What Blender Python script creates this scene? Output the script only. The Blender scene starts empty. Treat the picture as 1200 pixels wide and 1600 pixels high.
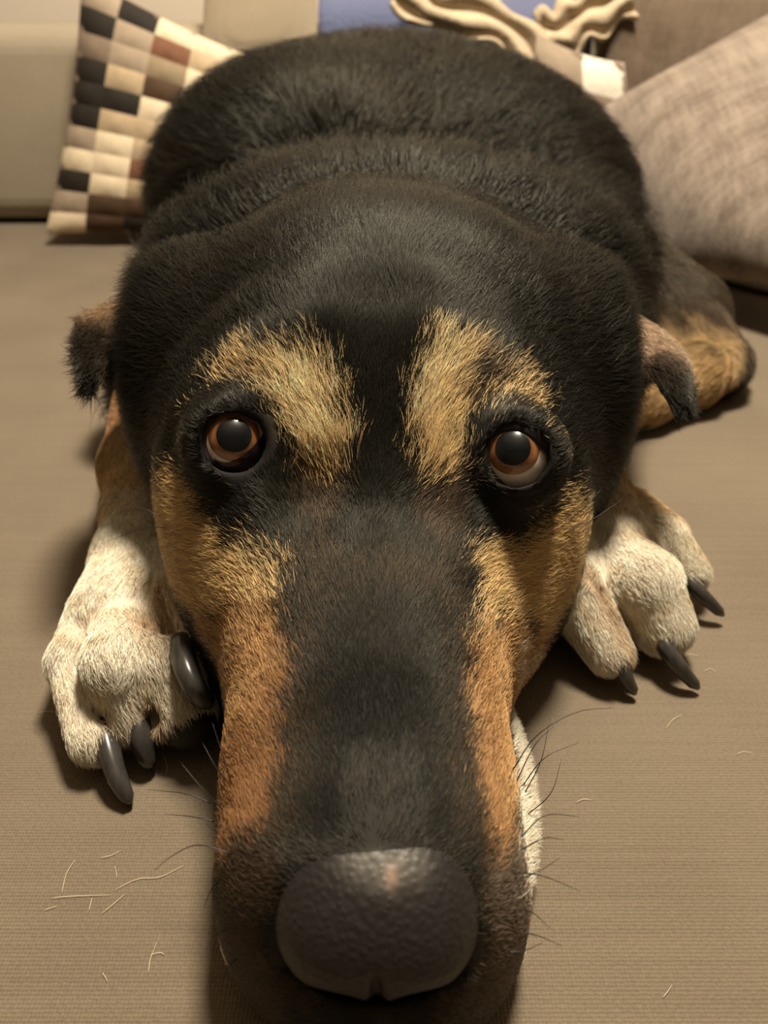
import bpy, bmesh, math, random
import numpy as np
from mathutils import Vector, Matrix

SC = bpy.context.scene
COL = SC.collection
SEAT = 0.45            # height of the seat top; everything is modelled from the seat up and lifted at the end
rng = np.random.default_rng(7)
random.seed(7)

# ------------------------------------------------------------------ camera
cam = bpy.data.cameras.new('camera')
cam.sensor_fit = 'VERTICAL'; cam.sensor_height = 36.0
cam.lens = 36.0 * 1180.0 / 1600.0
cam.clip_start = 0.01
cam.dof.use_dof = True; cam.dof.focus_distance = 0.212; cam.dof.aperture_fstop = 12.0
camera = bpy.data.objects.new('camera', cam); COL.objects.link(camera)
camera.location = (0, 0, 0.205); camera.rotation_euler = (math.radians(90 - 34), 0, 0)
SC.camera = camera

# ------------------------------------------------------------------ light
world = bpy.data.worlds.new('world'); SC.world = world; world.use_nodes = True
world.node_tree.nodes['Background'].inputs[0].default_value = (1.0, 0.86, 0.68, 1)
world.node_tree.nodes['Background'].inputs[1].default_value = 0.02

def ball_light(name, loc, radius, power, color):
    l = bpy.data.lights.new(name, 'POINT'); l.shadow_soft_size = radius; l.energy = power; l.color = color
    o = bpy.data.objects.new(name, l); COL.objects.link(o); o.location = loc
    return o
ball_light('ceiling_lamp', (0.12, 0.42, 0.96), 0.09, 38, (1.0, 0.90, 0.74))

SC.view_settings.view_transform = 'Standard'; SC.view_settings.look = 'None'
SC.view_settings.gamma = 1.0; SC.view_settings.use_curve_mapping = False
SC.view_settings.exposure = 1.10
SC.cycles.max_bounces = 6; SC.cycles.diffuse_bounces = 3; SC.cycles.glossy_bounces = 3

# ------------------------------------------------------------------ helpers
def mat(name, color=(.5, .5, .5), rough=.8, spec=.3):
    m = bpy.data.materials.new(name); m.use_nodes = True
    b = m.node_tree.nodes['Principled BSDF']
    b.inputs['Base Color'].default_value = (*color, 1); b.inputs['Roughness'].default_value = rough
    b.inputs['Specular IOR Level'].default_value = spec
    return m

def bsdf(m): return m.node_tree.nodes['Principled BSDF']
def node(m, kind, **kw):
    n = m.node_tree.nodes.new(kind)
    for k, v in kw.items():
        if hasattr(n, k): setattr(n, k, v)
        else: n.inputs[k].default_value = v
    return n
def link(m, a, b): m.node_tree.links.new(a, b)

def obj(name, data, parent=None, m=None, label=None, cat=None, group=None, kind=None):
    o = bpy.data.objects.new(name, data); COL.objects.link(o)
    if parent is not None: o.parent = parent
    if m is not None: data.materials.append(m)
    for k, v in (('label', label), ('category', cat), ('group', group), ('kind', kind)):
        if v: o[k] = v
    return o

def mesh_from(name, verts, faces, smooth=True):
    """verts in mm"""
    me = bpy.data.meshes.new(name)
    me.from_pydata((np.asarray(verts, float) * 0.001).tolist(), [], np.asarray(faces).tolist() if not isinstance(faces, list) else faces)
    if smooth: me.polygons.foreach_set('use_smooth', [True] * len(me.polygons))
    me.update()
    return me

def tube(pts, radii, sides=8, squash=1.0, cap=True):
    """verts, faces of a tube through pts (mm)"""
    pts = np.asarray(pts, float); n = len(pts); vs, fs = [], []
    up = np.array([0, 0, 1.0])
    for i in range(n):
        t = pts[min(i + 1, n - 1)] - pts[max(i - 1, 0)]; t /= np.linalg.norm(t) + 1e-9
        a = np.cross(t, up); la = np.linalg.norm(a)
        a = a / la if la > 1e-4 else np.array([1.0, 0, 0])
        b = np.cross(a, t)
        for k in range(sides):
            w = 2 * math.pi * k / sides
            vs.append(pts[i] + radii[i] * (math.cos(w) * a * squash + math.sin(w) * b))
    for i in range(n - 1):
        for k in range(sides):
            k2 = (k + 1) % sides
            fs.append([i * sides + k, i * sides + k2, (i + 1) * sides + k2, (i + 1) * sides + k])
    if cap:
        fs.append(list(range(sides))[::-1]); fs.append([(n - 1) * sides + k for k in range(sides)])
    return vs, fs

def bezier(pts, n):
    """smooth polyline through the given points (Catmull-Rom)"""
    p = [np.array(q, float) for q in pts]; p = [2 * p[0] - p[1]] + p + [2 * p[-1] - p[-2]]
    out = []
    segs = len(p) - 3
    for u in np.linspace(0, segs - 1e-6, n):
        i = int(u); t = u - i; a, b, c, d = p[i:i + 4]
        out.append(0.5 * (2 * b + (c - a) * t + (2 * a - 5 * b + 4 * c - d) * t * t + (3 * b - a - 3 * c + d) * t ** 3))
    return np.array(out)

# ------------------------------------------------------------------ the dog as one implicit surface (mm, seat top = 0)
def axis(lo, hi, step):
    return np.arange(lo, hi, step)

GX = np.concatenate([axis(-215, -112, 4.5), axis(-112, 142, 1.9), axis(142, 262, 4.5)]).astype(np.float32)
GY = np.concatenate([axis(64, 245, 1.8), axis(245, 330, 2.6), axis(330, 930, 6.0)]).astype(np.float32)
GZ = np.concatenate([axis(-2, 165, 1.9), axis(165, 224, 4.0)]).astype(np.float32)

def smin(a, b, k):
    h = np.clip(0.5 + 0.5 * (b - a) / k, 0, 1)
    return b + (a - b) * h - k * h * (1 - h)

class Field:
    def __init__(self, gx, gy, gz):
        self.g = (gx, gy, gz)
        self.bones = []      # limb segments from the body outwards, for the lie of the fur
        self.v = np.full((len(gx), len(gy), len(gz)), 60.0, np.float32)
    def box(self, lo, hi, pad):
        sl, ax = [], []
        for i in range(3):
            a, b = np.searchsorted(self.g[i], [lo[i] - pad, hi[i] + pad])
            sl.append(slice(a, b)); ax.append(self.g[i][a:b])
        return tuple(sl), ax[0][:, None, None], ax[1][None, :, None], ax[2][None, None, :]
    def join(self, sl, d, k):
        self.v[sl] = smin(self.v[sl], d.astype(np.float32), k)
    def cut(self, sl, d, k):
        self.v[sl] = -smin(-self.v[sl], d.astype(np.float32), k)
    def ell(self, c, r, k=6, rot=(0, 0, 0), cut=False):
        """ellipsoid: centre, radii, blend, rotation in degrees about x, y, z"""
        R = rotm(rot)
        e = np.abs(R) @ np.array(r, float)
        sl, x, y, z = self.box(np.array(c) - e, np.array(c) + e, k * 1.6 + 4)
        q = [R[0, i] * (x - c[0]) + R[1, i] * (y - c[1]) + R[2, i] * (z - c[2]) for i in range(3)]
        k0 = np.sqrt(sum((q[i] / r[i]) ** 2 for i in range(3))) + 1e-6
        k1 = np.sqrt(sum((q[i] / r[i] ** 2) ** 2 for i in range(3))) + 1e-6
        d = k0 * (k0 - 1) / k1
        (self.cut if cut else self.join)(sl, d, k)
    def cap(self, a, b, r1, r2, k=4, flat=1.0, cut=False, tag=None):
        """tapering capsule; flat < 1 squashes it in z"""
        a = np.array(a, float); b = np.array(b, float); R = max(r1, r2)
        if tag: self.bones.append((tag, a, r1, b, r2))
        sl, x, y, z = self.box(np.minimum(a, b) - R, np.maximum(a, b) + R, k * 1.6 + 4)
        ab = b - a
        px, py, pz = x - a[0], y - a[1], (z - a[2]) / flat
        abz = ab[2] / flat
        t = np.clip((px * ab[0] + py * ab[1] + pz * abz) / (ab[0] ** 2 + ab[1] ** 2 + abz ** 2), 0, 1)
        d = np.sqrt((px - t * ab[0]) ** 2 + (py - t * ab[1]) ** 2 + (pz - t * abz) ** 2) - (r1 + (r2 - r1) * t)
        (self.cut if cut else self.join)(sl, d * min(1, (1 + flat) / 2), k)
    def chain(self, pts, k=4, flat=1.0, tag=None):
        for (a, ra), (b, rb) in zip(pts[:-1], pts[1:]):
            self.cap(a, b, ra, rb, k, flat, tag=tag)

def rotm(rot):
    m = np.eye(3)
    for i, a in enumerate(rot):
        c, s = math.cos(math.radians(a)), math.sin(math.radians(a))
        r = np.eye(3); j, k = [(1, 2), (2, 0), (0, 1)][i]
        r[j, j] = c; r[k, k] = c; r[j, k] = -s; r[k, j] = s
        m = r @ m
    return m

def lerp_smooth(xs, ys, x, sig):
    """table lookup, softened over sig mm"""
    o = np.linspace(-2, 2, 17); w = np.exp(-o * o); w /= w.sum()
    return sum(wi * np.interp(x + oi * sig, xs, ys) for oi, wi in zip(o, w))

# head stations along y: centre x, half width, height of the widest point, top, exponent of the upper section
HEAD = np.array([
    # y    xc    w    zw   zt   p
    [70, -1.5, 10, 16, 22, 2.0],
    [74, -1.5, 20, 18, 40, 2.0],
    [80, -1.7, 28.5, 19, 57, 2.0],
    [88, -2.3, 35, 20, 63, 2.05],
    [98, -2.8, 38.5, 21, 67.5, 2.1],
    [110, -3.2, 39.0, 22, 71, 2.1],
    [124, -4.0, 39.5, 25, 77, 2.15],
    [140, -4.6, 39.0, 30, 82, 2.15],
    [156, -5.2, 42.5, 35, 87, 2.1],
    [170, -6, 50.0, 39, 92.5, 2.1],
    [182, -5.5, 58.5, 43, 101, 2.1],
    [194, -4.0, 66.0, 47, 115, 2.15],
    [206, -3.5, 71.0, 51, 129, 2.2],
    [222, -2.5, 74.0, 55, 138, 2.2],
    [250, -1, 77, 60, 145, 2.2],
    [285, 2, 80, 66, 149, 2.2],
    [320, 5, 78, 70, 144, 2.2],
    [345, 8, 50, 72, 110, 2.0],
])

def head_center(y):
    return np.interp(y, HEAD[:, 0], HEAD[:, 1])

def head_roll(y):
    return 0.062 * np.clip((y - 95) / 80, 0, 1)

EYES = {  # centre of the ball, radius
    'left': ((-44.4, 197.2, 96.7), 12.2),
    'right': ((38.6, 192.4, 95.1), 12.2),
}
NOSE_C = (-1.5, 88.0, 43.5)
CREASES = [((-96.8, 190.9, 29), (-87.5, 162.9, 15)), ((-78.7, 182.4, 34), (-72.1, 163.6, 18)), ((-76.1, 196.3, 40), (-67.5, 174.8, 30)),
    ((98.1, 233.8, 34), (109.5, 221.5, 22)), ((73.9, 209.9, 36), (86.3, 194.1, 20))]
def add_limbs(f):
    # folded hind leg on the right
    f.chain([((120, 560, 60), 46), ((198.3, 505.0, 23.8), 36)], 10, tag='hind')
    f.cap((196.4, 497.7, 21.9), (207.0, 436.5, 20), 32, 18, 10, tag='hind')
    f.ell((194.9, 473.8, 13.2), (32, 26, 30), 8)
    f.chain([((218.7, 448.3, 15), 13), ((186.3, 422.0, 20), 18), ((151.4, 398.9, 17), 16), ((118.1, 380.4, 14), 15)], 6, tag='hind')
    # left fore leg and paw
    f.chain([((-112, 372, 34), 30), ((-108, 300, 27), 21), ((-103.2, 271.3, 22), 17), ((-96.9, 240.7, 21), 17.5)], 8, tag='left')
    f.chain([((-96.9, 240.7, 21), 17.5), ((-92.2, 207.5, 20), 22)], 8, 0.9, tag='left')
    f.chain([((-107.9, 214.4, 17), 9.5), ((-104.4, 184.8, 20), 9.5), ((-92.3, 159.8, 11), 8.5)], 1.5, tag='left')
    f.chain([((-92.8, 207.6, 23), 12), ((-84.8, 174.4, 29), 12), ((-81.1, 165.6, 14), 9)], 1.5, tag='left')
    f.chain([((-84.0, 207.0, 22), 10.5), ((-71.5, 175.9, 26), 11.5), ((-65.7, 167.9, 15), 11)], 1.5, tag='left')
    f.chain([((-84.8, 230.1, 26), 11), ((-69.2, 197.8, 33), 10.5), ((-62.9, 182.1, 28), 8.5)], 1.5, tag='left')
    for a, b in CREASES[:3]: f.cap(a, b, 1.2, 3.6, 3, cut=True)
    # right fore leg and paw
    f.chain([((98, 380, 34), 30), ((90, 310, 26), 20), ((91.4, 278.4, 24), 15.5), ((89.3, 261.6, 22), 18)], 8, tag='right')
    f.chain([((89.3, 261.6, 22), 18), ((91.5, 242.0, 20), 21)], 8, 0.9, tag='right')
    f.chain([((107.4, 272.8, 21), 11), ((112.3, 249.7, 24), 11), ((122.3, 240.1, 14), 9)], 1.5, tag='right')
    f.chain([((88.8, 239.6, 25), 13), ((96.0, 217.3, 27), 13.5), ((102.7, 207.8, 15), 11.5)], 1.5, tag='right')
    f.chain([((77.8, 241.0, 24), 12), ((68.0, 213.6, 27), 12), ((80.2, 196.6, 13), 9)], 1.5, tag='right')
    f.chain([((68.8, 237.8, 20), 10), ((60.9, 220.6, 18), 9), ((63.8, 215.8, 11), 7)], 1.5, tag='right')
    for a, b in CREASES[3:]: f.cap(a, b, 1.2, 3.2, 3, cut=True)

def build_body_field(limbs=True):
    f = Field(GX, GY, GZ)
    # skull and muzzle as one lofted block
    sl, x, y, z = f.box((-95, 68, -4), (100, 350, 165), 6)
    yy = y[0, :, 0]
    tab = [lerp_smooth(HEAD[:, 0], HEAD[:, i], yy, 3.0)[None, :, None] for i in range(1, 6)]
    xc, w, zw, zt, p = tab
    dx = (x - xc)
    zr = z + head_roll(y) * dx
    up = (zr - zw) / (zt - zw); dn = (zw - zr) / (zw - 1.0)
    ax = np.abs(dx) / w
    s_up = (ax ** p + np.clip(up, 0, None) ** p + 1e-9) ** (1 / p)
    s_dn = (ax ** 3 + np.clip(dn, 0, None) ** 3 + 1e-9) ** (1 / 3)
    s = np.where(zr > zw, s_up, s_dn)
    d = (s - 1) * np.minimum(w, zt - zw) * 0.85
    d = np.maximum(d, 69 - y)
    d = np.maximum(d, y - 345)
    f.join(sl, d, 1.0)
    # lower jaw, pale and flat on the seat
    f.ell((-1.5, 146, 10), (46.5, 72, 14), 2)
    # brows, cheeks and the dip between the eyes
    f.ell((-26.6, 221.6, 107.9), (17, 13, 13), 10)
    f.ell((22.6, 222.7, 109.5), (17, 13, 13), 10)
    f.ell((-18.6, 168.7, 97.4), (8, 10, 7), 12, cut=True)
    f.ell((15.1, 166.0, 97.1), (8, 10, 7), 12, cut=True)
    f.cap((-2, 172, 120), (-1, 225, 160), 11, 13, 12, cut=True)
    # temples and the fur-covered sides of the head
    f.ell((-78.3, 280.4, 80.7), (16, 36, 41), 34)
    f.ell((73.7, 277.1, 79.4), (15, 36, 41), 34)
    # skull top, neck ruff, shoulders, trunk, haunch
    f.ell((0, 262, 92), (74, 50, 58), 10)
    f.ell((4, 378, 76), (124, 56, 66), 8)
    f.ell((8, 345, 66), (112, 66, 60), 16)
    f.ell((-10, 540, 60), (140, 120, 56), 12)
    f.ell((-56, 610, 80), (110, 106, 88), 14)
    f.ell((2, 690, 84), (170, 142, 93), 24)
    f.ell((60, 650, 72), (130, 118, 84), 16)
    f.ell((118, 545, 50), (62, 75, 56), 20)
    if limbs: add_limbs(f)
    # eyelid swell, socket and opening
    for c, r in EYES.values():
        f.ell(c, (r + 3.4,) * 3, 6)
        f.ell(c, (r + 0.6,) * 3, 1, cut=True)
        d = np.array((0, 0, 205.0)) - np.array(c); d /= np.linalg.norm(d)
        f.cap(np.array(c), np.array(c) + 26 * d, 7.5, 9.5, 2, cut=True)
    # room for the nose leather and nothing below the seat
    f.ell((NOSE_C[0], NOSE_C[1] - 4, NOSE_C[2] - 4), (19.5, 13, 15.5), 3, cut=True)
    sl, x, y, z = f.box((-300, 0, -10), (300, 1000, 30), 0)
    f.v[sl] = np.maximum(f.v[sl], 0.8 - z)
    return f

def build_nose_field():
    g = lambda a, b: axis(a, b, 0.75).astype(np.float32)
    f = Field(g(-28, 26), g(64, 124), g(16, 76))
    cx, cy, cz = NOSE_C
    f.ell((cx, cy + 2, cz + 1), (21.6, 14, 17), 2)
    for s in (-1, 1):
        f.ell((cx + s * 8.3, cy + 8, cz + 3), (13.6, 24, 15.3), 5, rot=(13, 0, 0))
        f.ell((cx + s * 9, cy - 2.5, cz - 3), (11.5, 11.5, 13), 6)
    f.ell((cx, cy - 3.5, cz - 9), (15, 10, 11), 6)
    f.ell((cx, cy + 8, cz + 3), (13, 24, 15.3), 7, rot=(13, 0, 0))
    # nostrils: a round hole that runs out to the side in a slit
    for s in (-1, 1):
        f.cap((cx + s * 9.0, cy - 15, cz - 9), (cx + s * 8, cy - 3, cz - 7), 4.3, 3.0, 3, cut=True)
        f.cap((cx + s * 9.5, cy - 15, cz - 10), (cx + s * 19, cy - 9, cz - 11), 2.8, 1.4, 3, cut=True)
    f.cap((cx, cy - 16.5, cz + 2), (cx, cy - 13, cz - 18), 1.0, 1.3, 2, cut=True)
    return f

def surface_nets(f):
    """one quad mesh through the zero level of the field"""
    v = f.v; gx, gy, gz = f.g
    s = v < 0
    n = np.array(v.shape) - 1
    cnt = np.zeros(n, np.uint8)
    for i in (0, 1):
        for j in (0, 1):
            for k in (0, 1):
                cnt += s[i:i + n[0], j:j + n[1], k:k + n[2]]
    cells = np.argwhere((cnt > 0) & (cnt < 8))
    idx = np.full(n, -1, np.int64); idx[tuple(cells.T)] = np.arange(len(cells))
    corners = [np.array(c) for c in [(0,0,0),(1,0,0),(0,1,0),(1,1,0),(0,0,1),(1,0,1),(0,1,1),(1,1,1)]]
    val = [v[tuple((cells + c).T)] for c in corners]
    pos = [np.stack([gx[cells[:, 0] + c[0]], gy[cells[:, 1] + c[1]], gz[cells[:, 2] + c[2]]], 1) for c in corners]
    acc = np.zeros((len(cells), 3)); num = np.zeros(len(cells))
    for a, b in [(0,1),(2,3),(4,5),(6,7),(0,2),(1,3),(4,6),(5,7),(0,4),(1,5),(2,6),(3,7)]:
        cross = (val[a] < 0) != (val[b] < 0)
        t = np.where(cross, val[a] / (val[a] - val[b] + 1e-12), 0)
        acc += np.where(cross[:, None], pos[a] + t[:, None] * (pos[b] - pos[a]), 0); num += cross
    verts = acc / num[:, None]
    quads = []
    for ax in range(3):
        u, w = (ax + 1) % 3, (ax + 2) % 3
        sl0 = [slice(None)] * 3; sl1 = [slice(None)] * 3
        sl0[ax] = slice(0, -1); sl1[ax] = slice(1, None)
        e = np.argwhere(s[tuple(sl0)] != s[tuple(sl1)])
        e = e[(e[:, u] > 0) & (e[:, w] > 0) & (e[:, u] < n[u]) & (e[:, w] < n[w])]
        flip = s[tuple(sl0)][tuple(e.T)]
        q = []
        for du, dw in [(-1, -1), (0, -1), (0, 0), (-1, 0)]:
            c = e.copy(); c[:, u] += du; c[:, w] += dw
            q.append(idx[tuple(c.T)])
        q = np.stack(q, 1)
        q[~flip] = q[~flip][:, ::-1]
        quads.append(q)
    quads = np.concatenate(quads)
    quads = quads[(quads >= 0).all(1)]
    return verts, quads

def relax(verts, quads, n, amount=0.5):
    e = np.concatenate([quads[:, [0, 1]], quads[:, [1, 2]], quads[:, [2, 3]], quads[:, [3, 0]]])
    a = np.concatenate([e[:, 0], e[:, 1]]); b = np.concatenate([e[:, 1], e[:, 0]])
    deg = np.bincount(a, minlength=len(verts)).astype(float) + 1e-9
    for _ in range(n):
        m = np.stack([np.bincount(a, verts[b, i], len(verts)) for i in range(3)], 1) / deg[:, None]
        verts = verts + amount * (m - verts)
    return verts

_AY = np.arange(60, 420, 1.0)
_AZ = np.interp(_AY, HEAD[:, 0], HEAD[:, 3]); _AZ[_AY > 320] = 144
_AS = np.concatenate([[0], np.cumsum(np.hypot(np.diff(_AY), np.diff(_AZ)))])
def head_chart(p):
    """position on the head: mm around its long axis, mm along its top line"""
    yy = p[:, 1]
    zr = p[:, 2] + head_roll(yy) * (p[:, 0] - head_center(yy))
    a = np.arctan2(p[:, 0] - head_center(yy), np.maximum(zr - np.interp(yy, [70, 140, 200, 300], [22, 30, 50, 70]), -60))
    return a * 50, np.interp(yy, _AY, _AS)

# markings of the head, plus one painted sheen, in its own chart (mm across, mm along): colour, softness, share, outline
MARKS = [
    ('sable', 5, 0.55, [(-11.9,110.0),(-1.4,99.5),(12.1,102.2),(26.5,113.6),(31.0,103.1),(33.0,86.2),(30.9,66.1),(28.1,52.4),(32.4,42.4),(39.9,35.7),(20.8,30.8),(18.8,49.5),(19.0,67.3),(17.7,84.7),(4.6,86.3),(-7.8,80.9),(-11.3,64.4),(-14.3,48.2),(-17.1,33.5),(-30.6,31.9),(-37.1,36.0),(-28.2,49.2),(-22.4,61.6),(-21.8,81.9),(-20.4,99.6)]),
    ('darkbrown', 4, 1, [(-68.6,56.0),(-33.4,46.7),(-24.6,36.1),(-29.3,25.3),(-46.3,22.5),(-54.3,15.1),(10.9,12.1),(58.6,15.5),(44.0,20.6),(32.9,30.1),(44.7,48.8),(94.4,73.6),(76.8,36.8),(92.9,25.2),(112.2,14.6),(-110.0,15.3),(-88.2,29.7)]),
    ('greybrown', 4, 0.75, [(38.4,35.2),(94.4,73.6),(74.6,38.7),(91.4,27.6),(83.5,15.8),(73.6,13.0),(46.9,19.3),(37.1,26.9)]),
    ('tan', 4.5, 1, [(-75.8,149.3),(-61.4,149.6),(-40.1,134.2),(-44.1,131.5),(-45.9,127.3),(-41.0,117.7),(-30.7,106.7),(-19.3,98.1),(-20.1,90.1),(-21.9,84.6),(-67.9,107.5),(-86.9,138.1)]),
    ('rust', 4, 1, [(-73.4,113.3),(-22.0,86.5),(-19.5,75.4),(-20.2,63.8),(-24.1,54.9),(-25.5,46.8),(-29.5,39.9),(-37.1,36.0),(-60.2,42.4),(-67.4,58.9),(-58.7,75.5)]),
    ('orange', 5, 0.8, [(-73.4,113.3),(-24.2,85.8),(-22.9,71.5),(-29.2,61.2),(-42.0,62.7),(-58.7,75.8)]),
    ('tan', 4.5, 1, [(39.9,126.8),(59.0,148.4),(73.7,153.2),(81.7,147.5),(81.8,131.5),(89.1,126.5),(31.6,88.0),(33.1,99.1),(29.3,105.8),(28.0,109.7),(38.3,115.4),(47.4,125.1),(50.3,132.6),(49.6,138.6)]),
    ('orange', 4, 1, [(31.0,87.7),(85.3,124.9),(96.7,126.6),(98.1,110.3),(92.9,85.5),(48.3,45.8),(41.4,36.1),(34.0,38.8),(31.3,50.7),(28.9,61.8)]),
    ('rust', 4, 0.6, [(29.8,76.6),(44.8,83.0),(43.6,56.2),(44.9,37.3),(35.5,34.3),(31.3,50.7)]),
    ('cream', 3, 0.45, [(60.6,102.3),(90.5,125.2),(93.7,67.1),(77.3,37.0),(56.6,32.4),(54.7,53.6),(101.2,107.6)]),
    ('tan', 3.8, 1, [(-36.4,148.4),(-30.6,150.2),(-21.3,147.6),(-13.9,146.1),(-8.3,141.2),(-4.3,135.5),(-2.3,127.6),(-3.8,122.1),(-10.5,121.8),(-15.3,124.3),(-17.9,128.1),(-20.8,134.9),(-24.0,140.4),(-30.3,144.4)]),
    ('palet', 4, 0.7, [(-21.8,142.7),(-16.5,145.1),(-10.2,141.4),(-6.4,135.0),(-5.4,128.6),(-12.5,128.3),(-17.2,133.6)]),
    ('tan', 3.8, 1, [(11.6,123.7),(9.6,129.7),(7.5,139.7),(9.5,145.3),(12.9,150.1),(17.9,151.1),(23.3,148.8),(30.2,152.5),(36.6,152.7),(35.6,134.6),(38.0,130.1),(33.8,127.1),(30.8,131.9),(27.8,138.2),(25.3,138.8),(23.3,135.0),(23.6,130.5),(23.3,126.6),(20.8,122.4),(14.8,121.5)]),
    ('palet', 4, 0.6, [(9.1,138.6),(10.8,145.5),(13.3,149.4),(16.6,148.6),(16.7,141.6),(14.6,135.8),(10.8,133.6)]),
    ('sable', 3, 0.9, [(17.0,140.6),(20.5,148.7),(26.8,149.6),(25.5,141.8),(21.2,137.7)]),
    ('black', 4, 0.85, [(-37.3,141.5),(-31.8,145.7),(-24.5,141.6),(-20.6,135.4),(-17.8,128.7),(-21.6,121.6),(-21.9,135.4),(-27.4,138.0),(-32.9,134.7)]),
    ('sable', 4, 0.95, [(-16.9,124.3),(-6.6,121.3),(-1.3,121.4),(-3.1,111.2),(-11.8,108.8),(-18.1,109.5),(-19.9,119.2)]),
    ('sable', 4, 0.95, [(11.8,122.3),(22.2,123.2),(25.7,124.5),(28.5,112.6),(21.4,103.8),(14.2,105.2)]),
    ('black', 4, 0.85, [(-36.8,130.8),(-38.2,127.0),(-35.0,124.3),(-21.2,123.6),(-17.6,117.8),(-16.8,104.5),(-22.2,105.8),(-29.7,113.1),(-39.3,122.5),(-43.6,129.5)]),
    ('black', 4, 0.85, [(24.7,128.4),(30.3,124.0),(36.3,122.5),(39.2,122.7),(37.0,124.0),(40.3,126.1),(50.7,137.6),(47.9,129.4),(39.0,119.9),(28.6,113.1),(26.2,122.0)]),
    ('black', 3, 1, [(-5.6,145.4),(-2.4,140.4),(8.0,142.6),(9.0,149.1),(7.4,138.2),(8.7,128.3),(11.1,117.8),(14.4,107.5),(21.1,101.5),(-1.4,95.6),(-8.0,102.8),(-3.7,115.3),(-1.1,124.7),(-2.1,133.9)]),
    ('black', 5, 0.8, [(-22.3,96.6),(-18.0,98.6),(-16.1,83.2),(-19.8,75.4),(-23.6,86.3)]),
    ('black', 5, 0.8, [(25.9,109.5),(30.1,106.1),(32.8,95.2),(33.0,86.2),(28.1,85.0),(26.9,97.2)]),
    ('black', 8, 0.75, [(-11.0,81.6),(-4.6,85.9),(11.1,87.9),(19.7,85.7),(20.8,64.7),(20.7,47.1),(24.7,32.7),(-19.5,31.8),(-14.5,45.6),(-12.4,61.8)]),
    ('grey', 4, 0.45, [(-5.3,45.8),(11.7,46.6),(15.1,33.2),(19.2,22.1),(-45.2,33.8),(-7.6,32.3)]),  # sheen along the nose bridge, painted in as a grey tint
]
LIDS = {
    'left': [(-0.315,-0.549,0.774),(-0.132,-0.411,0.902),(0.17,-0.332,0.928),(0.472,-0.337,0.815),(0.692,-0.311,0.651),(0.801,-0.322,0.505),(0.856,-0.437,0.276),(0.859,-0.496,-0.125),(0.721,-0.255,-0.644),(0.439,-0.597,-0.672),(0.106,-0.88,-0.463),(-0.196,-0.938,-0.286),(-0.362,-0.929,0.072),(-0.483,-0.787,0.383),(-0.434,-0.636,0.637)],
    'right': [(-0.64,-0.389,0.663),(-0.335,-0.418,0.844),(-0.056,-0.493,0.868),(0.183,-0.613,0.768),(0.376,-0.704,0.603),(0.54,-0.751,0.379),(0.608,-0.781,0.142),(0.535,-0.841,-0.08),(0.314,-0.899,-0.306),(0.048,-0.891,-0.452),(-0.219,-0.91,-0.351),(-0.484,-0.864,-0.135),(-0.707,-0.696,0.126),(-0.714,-0.55,0.433)],
}
THIRD = [(0.803,-0.361,0.474),(0.706,-0.572,0.417),(0.518,-0.809,0.277),(0.287,-0.948,0.135),(0.033,-0.998,0.044),(-0.161,-0.985,0.054),(-0.31,-0.944,0.115)]
WHISKERS = [
    [(-35.7,111.8,50.5),(-38.4,116.6,56.6),(-41.5,122.9,60.7)],
    [(-37.6,114.5,48.0),(-41.1,117.6,51.7),(-44.8,122.6,53.8)],
    [(-37.9,109.4,44.8),(-43.7,113.0,49.3),(-49.8,118.5,52.0)],
    [(-44.2,118.5,35.3),(-50.9,120.1,36.9),(-61.5,122.6,35.1)],
    [(-33.0,96.5,47.9),(-41.4,98.1,49.3),(-48.2,98.4,44.4),(-52.9,98.3,38.9)],
    [(-34.9,88.4,32.9),(-38.2,87.5,30.8),(-40.9,87.2,24.9)],
    [(-32.4,84.3,28.9),(-35.5,82.3,25.2),(-37.3,80.6,17.2)],
    [(-42.9,114.6,33.2),(-48.7,115.6,33.8),(-56.4,117.8,31.6)],
    [(-41.0,110.3,35.4),(-44.0,111.9,36.9),(-46.3,116.4,38.2)],
    [(-37.4,96.3,38.3),(-39.7,95.4,36.0),(-42.2,94.5,29.3)],
    [(31.6,119.3,46.5),(37.9,124.7,53.6),(48.6,130.0,56.2),(59.2,132.7,54.8)],
    [(39.4,136.7,15.2),(46.6,142.2,22.5),(57.6,146.8,23.9)],
    [(39.7,134.4,14.6),(45.3,140.7,23.0),(48.4,149.0,30.0)],
    [(39.1,128.1,14.5),(47.0,132.3,19.9),(50.8,139.7,25.5)],
    [(31.8,104.0,42.5),(37.9,107.3,46.5),(46.7,109.0,43.6)],
    [(29.7,94.1,42.1),(34.5,95.4,43.2),(40.1,98.8,42.9)],
    [(27.9,94.0,45.6),(35.5,93.7,44.2),(44.1,93.6,38.6)],
    [(29.6,87.3,32.8),(34.4,87.2,31.7),(40.6,87.4,26.7)],
    [(26.5,83.2,32.5),(30.9,83.7,32.3),(35.5,86.2,30.6)],
    [(21.8,79.2,31.5),(24.6,78.1,28.9),(26.8,77.7,23.0)],
    [(32.9,118.7,42.8),(37.8,124.4,50.4),(43.3,129.1,52.0)],
    [(30.8,100.0,43.7),(36.8,102.0,45.7),(41.9,103.6,42.7)],
    [(27.3,88.4,40.8),(32.3,88.2,39.7),(37.1,87.8,33.7)],
    [(18.6,76.7,27.7),(20.7,75.0,24.3),(21.4,74.8,18.6)],
    [(-67.9,195.2,70.4),(-75.5,197.5,73.0),(-86.7,202.3,74.7)],
    [(-66.8,192.9,69.1),(-75.1,193.1,68.5),(-87.2,193.4,63.6)],
    [(54.1,191.2,68.8),(62.8,196.1,75.1),(69.0,201.8,78.2)],
    [(53.7,190.3,67.5),(64.8,193.7,71.5),(76.7,200.3,76.0)],
    [(31.3,215.3,123.8),(31.6,219.0,128.4),(31.2,225.7,133.0)],
]

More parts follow.
